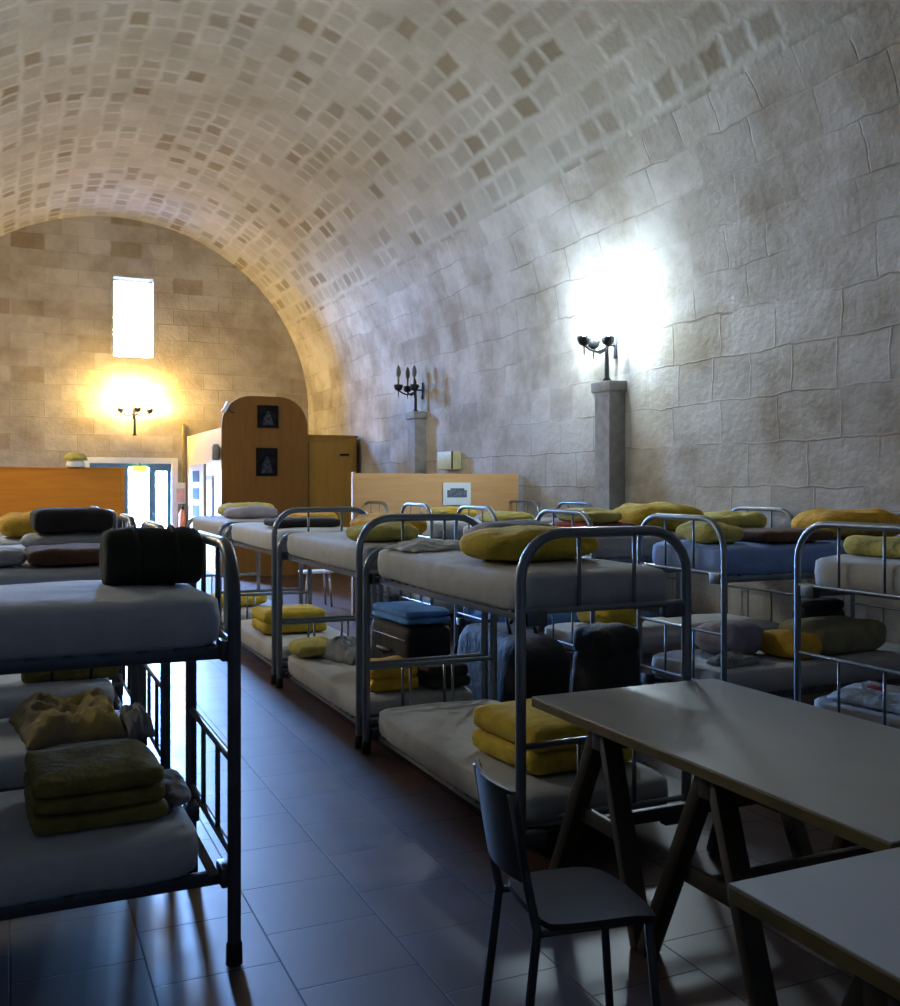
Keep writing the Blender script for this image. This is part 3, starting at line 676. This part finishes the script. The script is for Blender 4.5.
bm = bmesh.new(); add_box(bm, (CX0-.04,1.55,.01), (CX0-.002,3.2,2.02), .004); dr = obj('side_door', bm, M_MATTWHITE, t, smooth=False)
for k in range(5):
    z = .32+k*.34
    bm = bmesh.new(); add_box(bm, (CX0-.046,2.0,z), (CX0-.041,2.75,z+.22)); obj('pane', bm, M_MATTDARK, dr, smooth=False)
for (z, lab) in ((2.84,'upper small dark-framed picture on the arched cabin front'), (2.03,'lower small dark-framed picture on the arched cabin front')):
    hh = .20 if z > 2.5 else .25
    p = thing('framed_picture', lab, 'picture', (4.19 if z > 2.5 else 4.17,CY-.004,z), 0, 'pictures on the wooden cabin')
    bm = bmesh.new(); add_box(bm, (-.19,-.03,-hh), (.19,0,hh), .006); obj('frame', bm, M_FRAME_BLACK, p, smooth=False)
    bm = bmesh.new(); add_box(bm, (-.145,-.034,-hh+.045), (.145,-.029,hh-.045)); obj('print', bm, M_PIC, p, smooth=False)
    bm = bmesh.new()
    q = [(-.10,-hh+.05), (.10,-hh+.05), (.07,-.04), (.035,.04), (.03,.09), (-.02,.10), (-.04,.03), (-.08,-.04)]
    va = [bm.verts.new((x,-.036,zz)) for x, zz in q]; vb = [bm.verts.new((x,-.034,zz)) for x, zz in q]
    bm.faces.new(va); bm.faces.new(vb)
    for i in range(len(q)): bm.faces.new([va[i], va[(i+1)%len(q)], vb[(i+1)%len(q)], vb[i]])
    obj('figure', bm, M_FIGURE, p, smooth=False)
p = thing('poster', 'narrow teal poster in a white frame on the cabin side wall', 'poster', (CX0-.003,18.25,1.2))
bm = bmesh.new(); add_box(bm, (-.02,-.30,-.55), (0,.30,.60), .004); obj('frame', bm, M_MATTWHITE, p, smooth=False)
bm = bmesh.new(); add_box(bm, (-.025,-.21,-.46), (-.019,.21,.50)); obj('print', bm, M_TEAL, p, smooth=False)
p = thing('floodlight', 'small white floodlight on the left shoulder of the arched cabin', 'lamp', (CX0+.06,CY-.02,2.98), 0)
bm = bmesh.new(); add_box(bm, (-.035,-.06,-.10), (.035,.015,.10), .012, Matrix.Rotation(.5,4,'Y')); obj('housing', bm, M_WHITE, p, auto=40)
bm = bmesh.new(); add_beam(bm, (0,.0,-.02), (.16,.02,-.10), .02, .02); obj('mount', bm, M_IRON, p, smooth=False)
bm = bmesh.new(); add_lathe(bm, [(.10,0), (.12,.03), (.12,.22), (.08,.28)], (0,0,0), 16)
o = obj('wall_speaker', bm, M_GREYCLOTH); o.location = (CX0-.07,17.38,2.06); tag(o, 'small dark grey rounded speaker on the cabin side near its front corner', 'speaker')
o.scale = (.55,1,1)
# wardrobe right of the cabin
M_WARD = wood('yellow_brown_plywood', (.26,.14,.018), (.32,.175,.025), .85, 2)
t = thing('wardrobe', 'plain brown wooden wardrobe between the arched cabin and the right wall', 'wardrobe', (0,CY+.1,0))
bm = bmesh.new(); add_box(bm, (CX1+.02,0,.0), (XR-.10,.8,2.50), .008); obj('carcass', bm, M_WARD, t, smooth=False)
bm = bmesh.new(); add_box(bm, (CX1+.05,-.022,.08), (XR-.13,-.001,2.40), .006); dd = obj('door', bm, M_WARD, t, smooth=False)
bm = bmesh.new(); add_tube(bm, [(XR-.42,-.02,2.18), (XR-.42,-.05,2.18), (XR-.28,-.05,2.18), (XR-.28,-.02,2.18)], .018); obj('handle', bm, M_FRAME_BLACK, dd)
bm = bmesh.new(); add_box(bm, (CX1+.0,-.03,2.501), (XR-.08,.82,2.54), .006); obj('cornice', bm, M_WARD, t, smooth=False)
# pipe, notices and exit sign by the far door
bm = bmesh.new(); add_tube(bm, [(3.30,Y1-.03,.02), (3.30,Y1-.03,1.5), (3.30,Y1-.03,2.9)], .022, 10); o = obj('wall_pipe', bm, M_OLIVE); tag(o, 'thin vertical pipe on the end wall right of the far door', 'pipe')
p = thing('notice_board', 'pink paper notice on the end wall beside the far door', 'notice', (3.42,Y1-.006,1.45))
p.location = (3.24,Y1-.06,1.45)
bm = bmesh.new(); add_box(bm, (-.10,-.012,-.22), (.10,0,.22), .003); obj('board', bm, M_PAPER, p, smooth=False)
bm = bmesh.new(); add_box(bm, (-.08,-.015,-.19), (.08,-.011,.10)); obj('print', bm, M_PINK, p, smooth=False)
p = thing('fire_extinguisher', 'red fire extinguisher below the pink notice beside the far door', 'fire extinguisher', (3.26,Y1-.16,.62))
bm = bmesh.new(); add_lathe(bm, [(.06,0), (.075,.02), (.075,.40), (.04,.47), (.025,.50)], (0,0,0), 16); obj('cylinder', bm, M_REDORANGE, p)
bm = bmesh.new(); add_box(bm, (-.02,-.07,.50), (.02,.05,.55), .006); obj('valve', bm, M_FRAME_BLACK, p)
p = thing('exit_sign', 'small lit green-yellow sign hanging in the top of the far doorway', 'sign', (2.42,Y1-.07,1.95))
bm = bmesh.new(); add_box(bm, (-.14,-.02,-.06), (.14,.02,.06), .008); obj('lit_panel', bm, M_EXIT, p, smooth=False)
bm = bmesh.new(); add_tube(bm, [(0,.04,-.05), (0,.04,-.45)], .012); add_box(bm, (-.02,.02,-.05), (.02,.05,.12)); obj('hanger', bm, M_BLUEGREY, p)
# white stool in front of the cabin
t = thing('stool', 'small white stool seen between the middle bunks, far back', 'stool', (3.72,12.6,0))
bm = bmesh.new(); add_box(bm, (-.20,-.16,.45), (.20,.16,.48), .01); obj('seat', bm, M_WHITE, t, auto=40)
for sx in (-1, 1):
    for sy in (-1, 1):
        bm = bmesh.new(); add_tube(bm, [(sx*.18,sy*.14,.002), (sx*.15,sy*.12,.45)], .014, 8); obj('leg', bm, M_CHROME, t)

# ------------------------------------------------------------------ light
wd = bpy.data.worlds.new('daylight'); sc.world = wd; wd.use_nodes = True
wn = wd.node_tree; bg = wn.nodes['Background']; bg.inputs['Strength'].default_value = 580
tc = wn.nodes.new('ShaderNodeTexCoord'); sx = wn.nodes.new('ShaderNodeSeparateXYZ'); cr = wn.nodes.new('ShaderNodeValToRGB')
wn.links.new(tc.outputs['Generated'], sx.inputs[0]); mr = wn.nodes.new('ShaderNodeMapRange'); mr.inputs['From Min'].default_value = -1
wn.links.new(sx.outputs['Z'], mr.inputs['Value']); wn.links.new(mr.outputs['Result'], cr.inputs['Fac']); wn.links.new(cr.outputs['Color'], bg.inputs['Color'])
cr.color_ramp.elements[0].position = .46; cr.color_ramp.elements[0].color = (.004,.004,.004,1)
cr.color_ramp.elements[1].position = .50; cr.color_ramp.elements[1].color = (.26,.52,1,1)
e = cr.color_ramp.elements.new(1.); e.color = (.15,.36,1,1)
def portal(x0, x1, z0, z1, y, rx):
    l = bpy.data.lights.new('portal', 'AREA'); l.shape = 'RECTANGLE'; l.size = x1-x0; l.size_y = z1-z0; l.cycles.is_portal = True
    o = bpy.data.objects.new('portal', l); o.location = ((x0+x1)/2, y, (z0+z1)/2); o.rotation_euler = (rx,0,0); C.objects.link(o)
portal(DX0, DX1, 0, DZ, Y1+.56, -PI/2)
portal(WX0, WX1, WZ0, WZ1, Y1+.56, -PI/2)

# ------------------------------------------------------------------ camera
cam = bpy.data.cameras.new('camera'); co = bpy.data.objects.new('camera', cam); C.objects.link(co); sc.camera = co
F = 975.
cam.sensor_fit = 'VERTICAL'; cam.sensor_height = 24; cam.lens = F/1006*24
cam.shift_y = -(503-485)/1006.
co.location = (0,0,CAMH); co.rotation_euler = (PI/2, 0, -math.atan(440/F))
cam.clip_start = .05; cam.clip_end = 200
sc.view_settings.view_transform = 'Standard'; sc.view_settings.look = 'None'; sc.view_settings.gamma = 1
sc.view_settings.use_curve_mapping = False; sc.view_settings.exposure = 0
sc.cycles.use_denoising = True; sc.cycles.max_bounces = 10; sc.cycles.diffuse_bounces = 3
sc.cycles.sample_clamp_indirect = 6
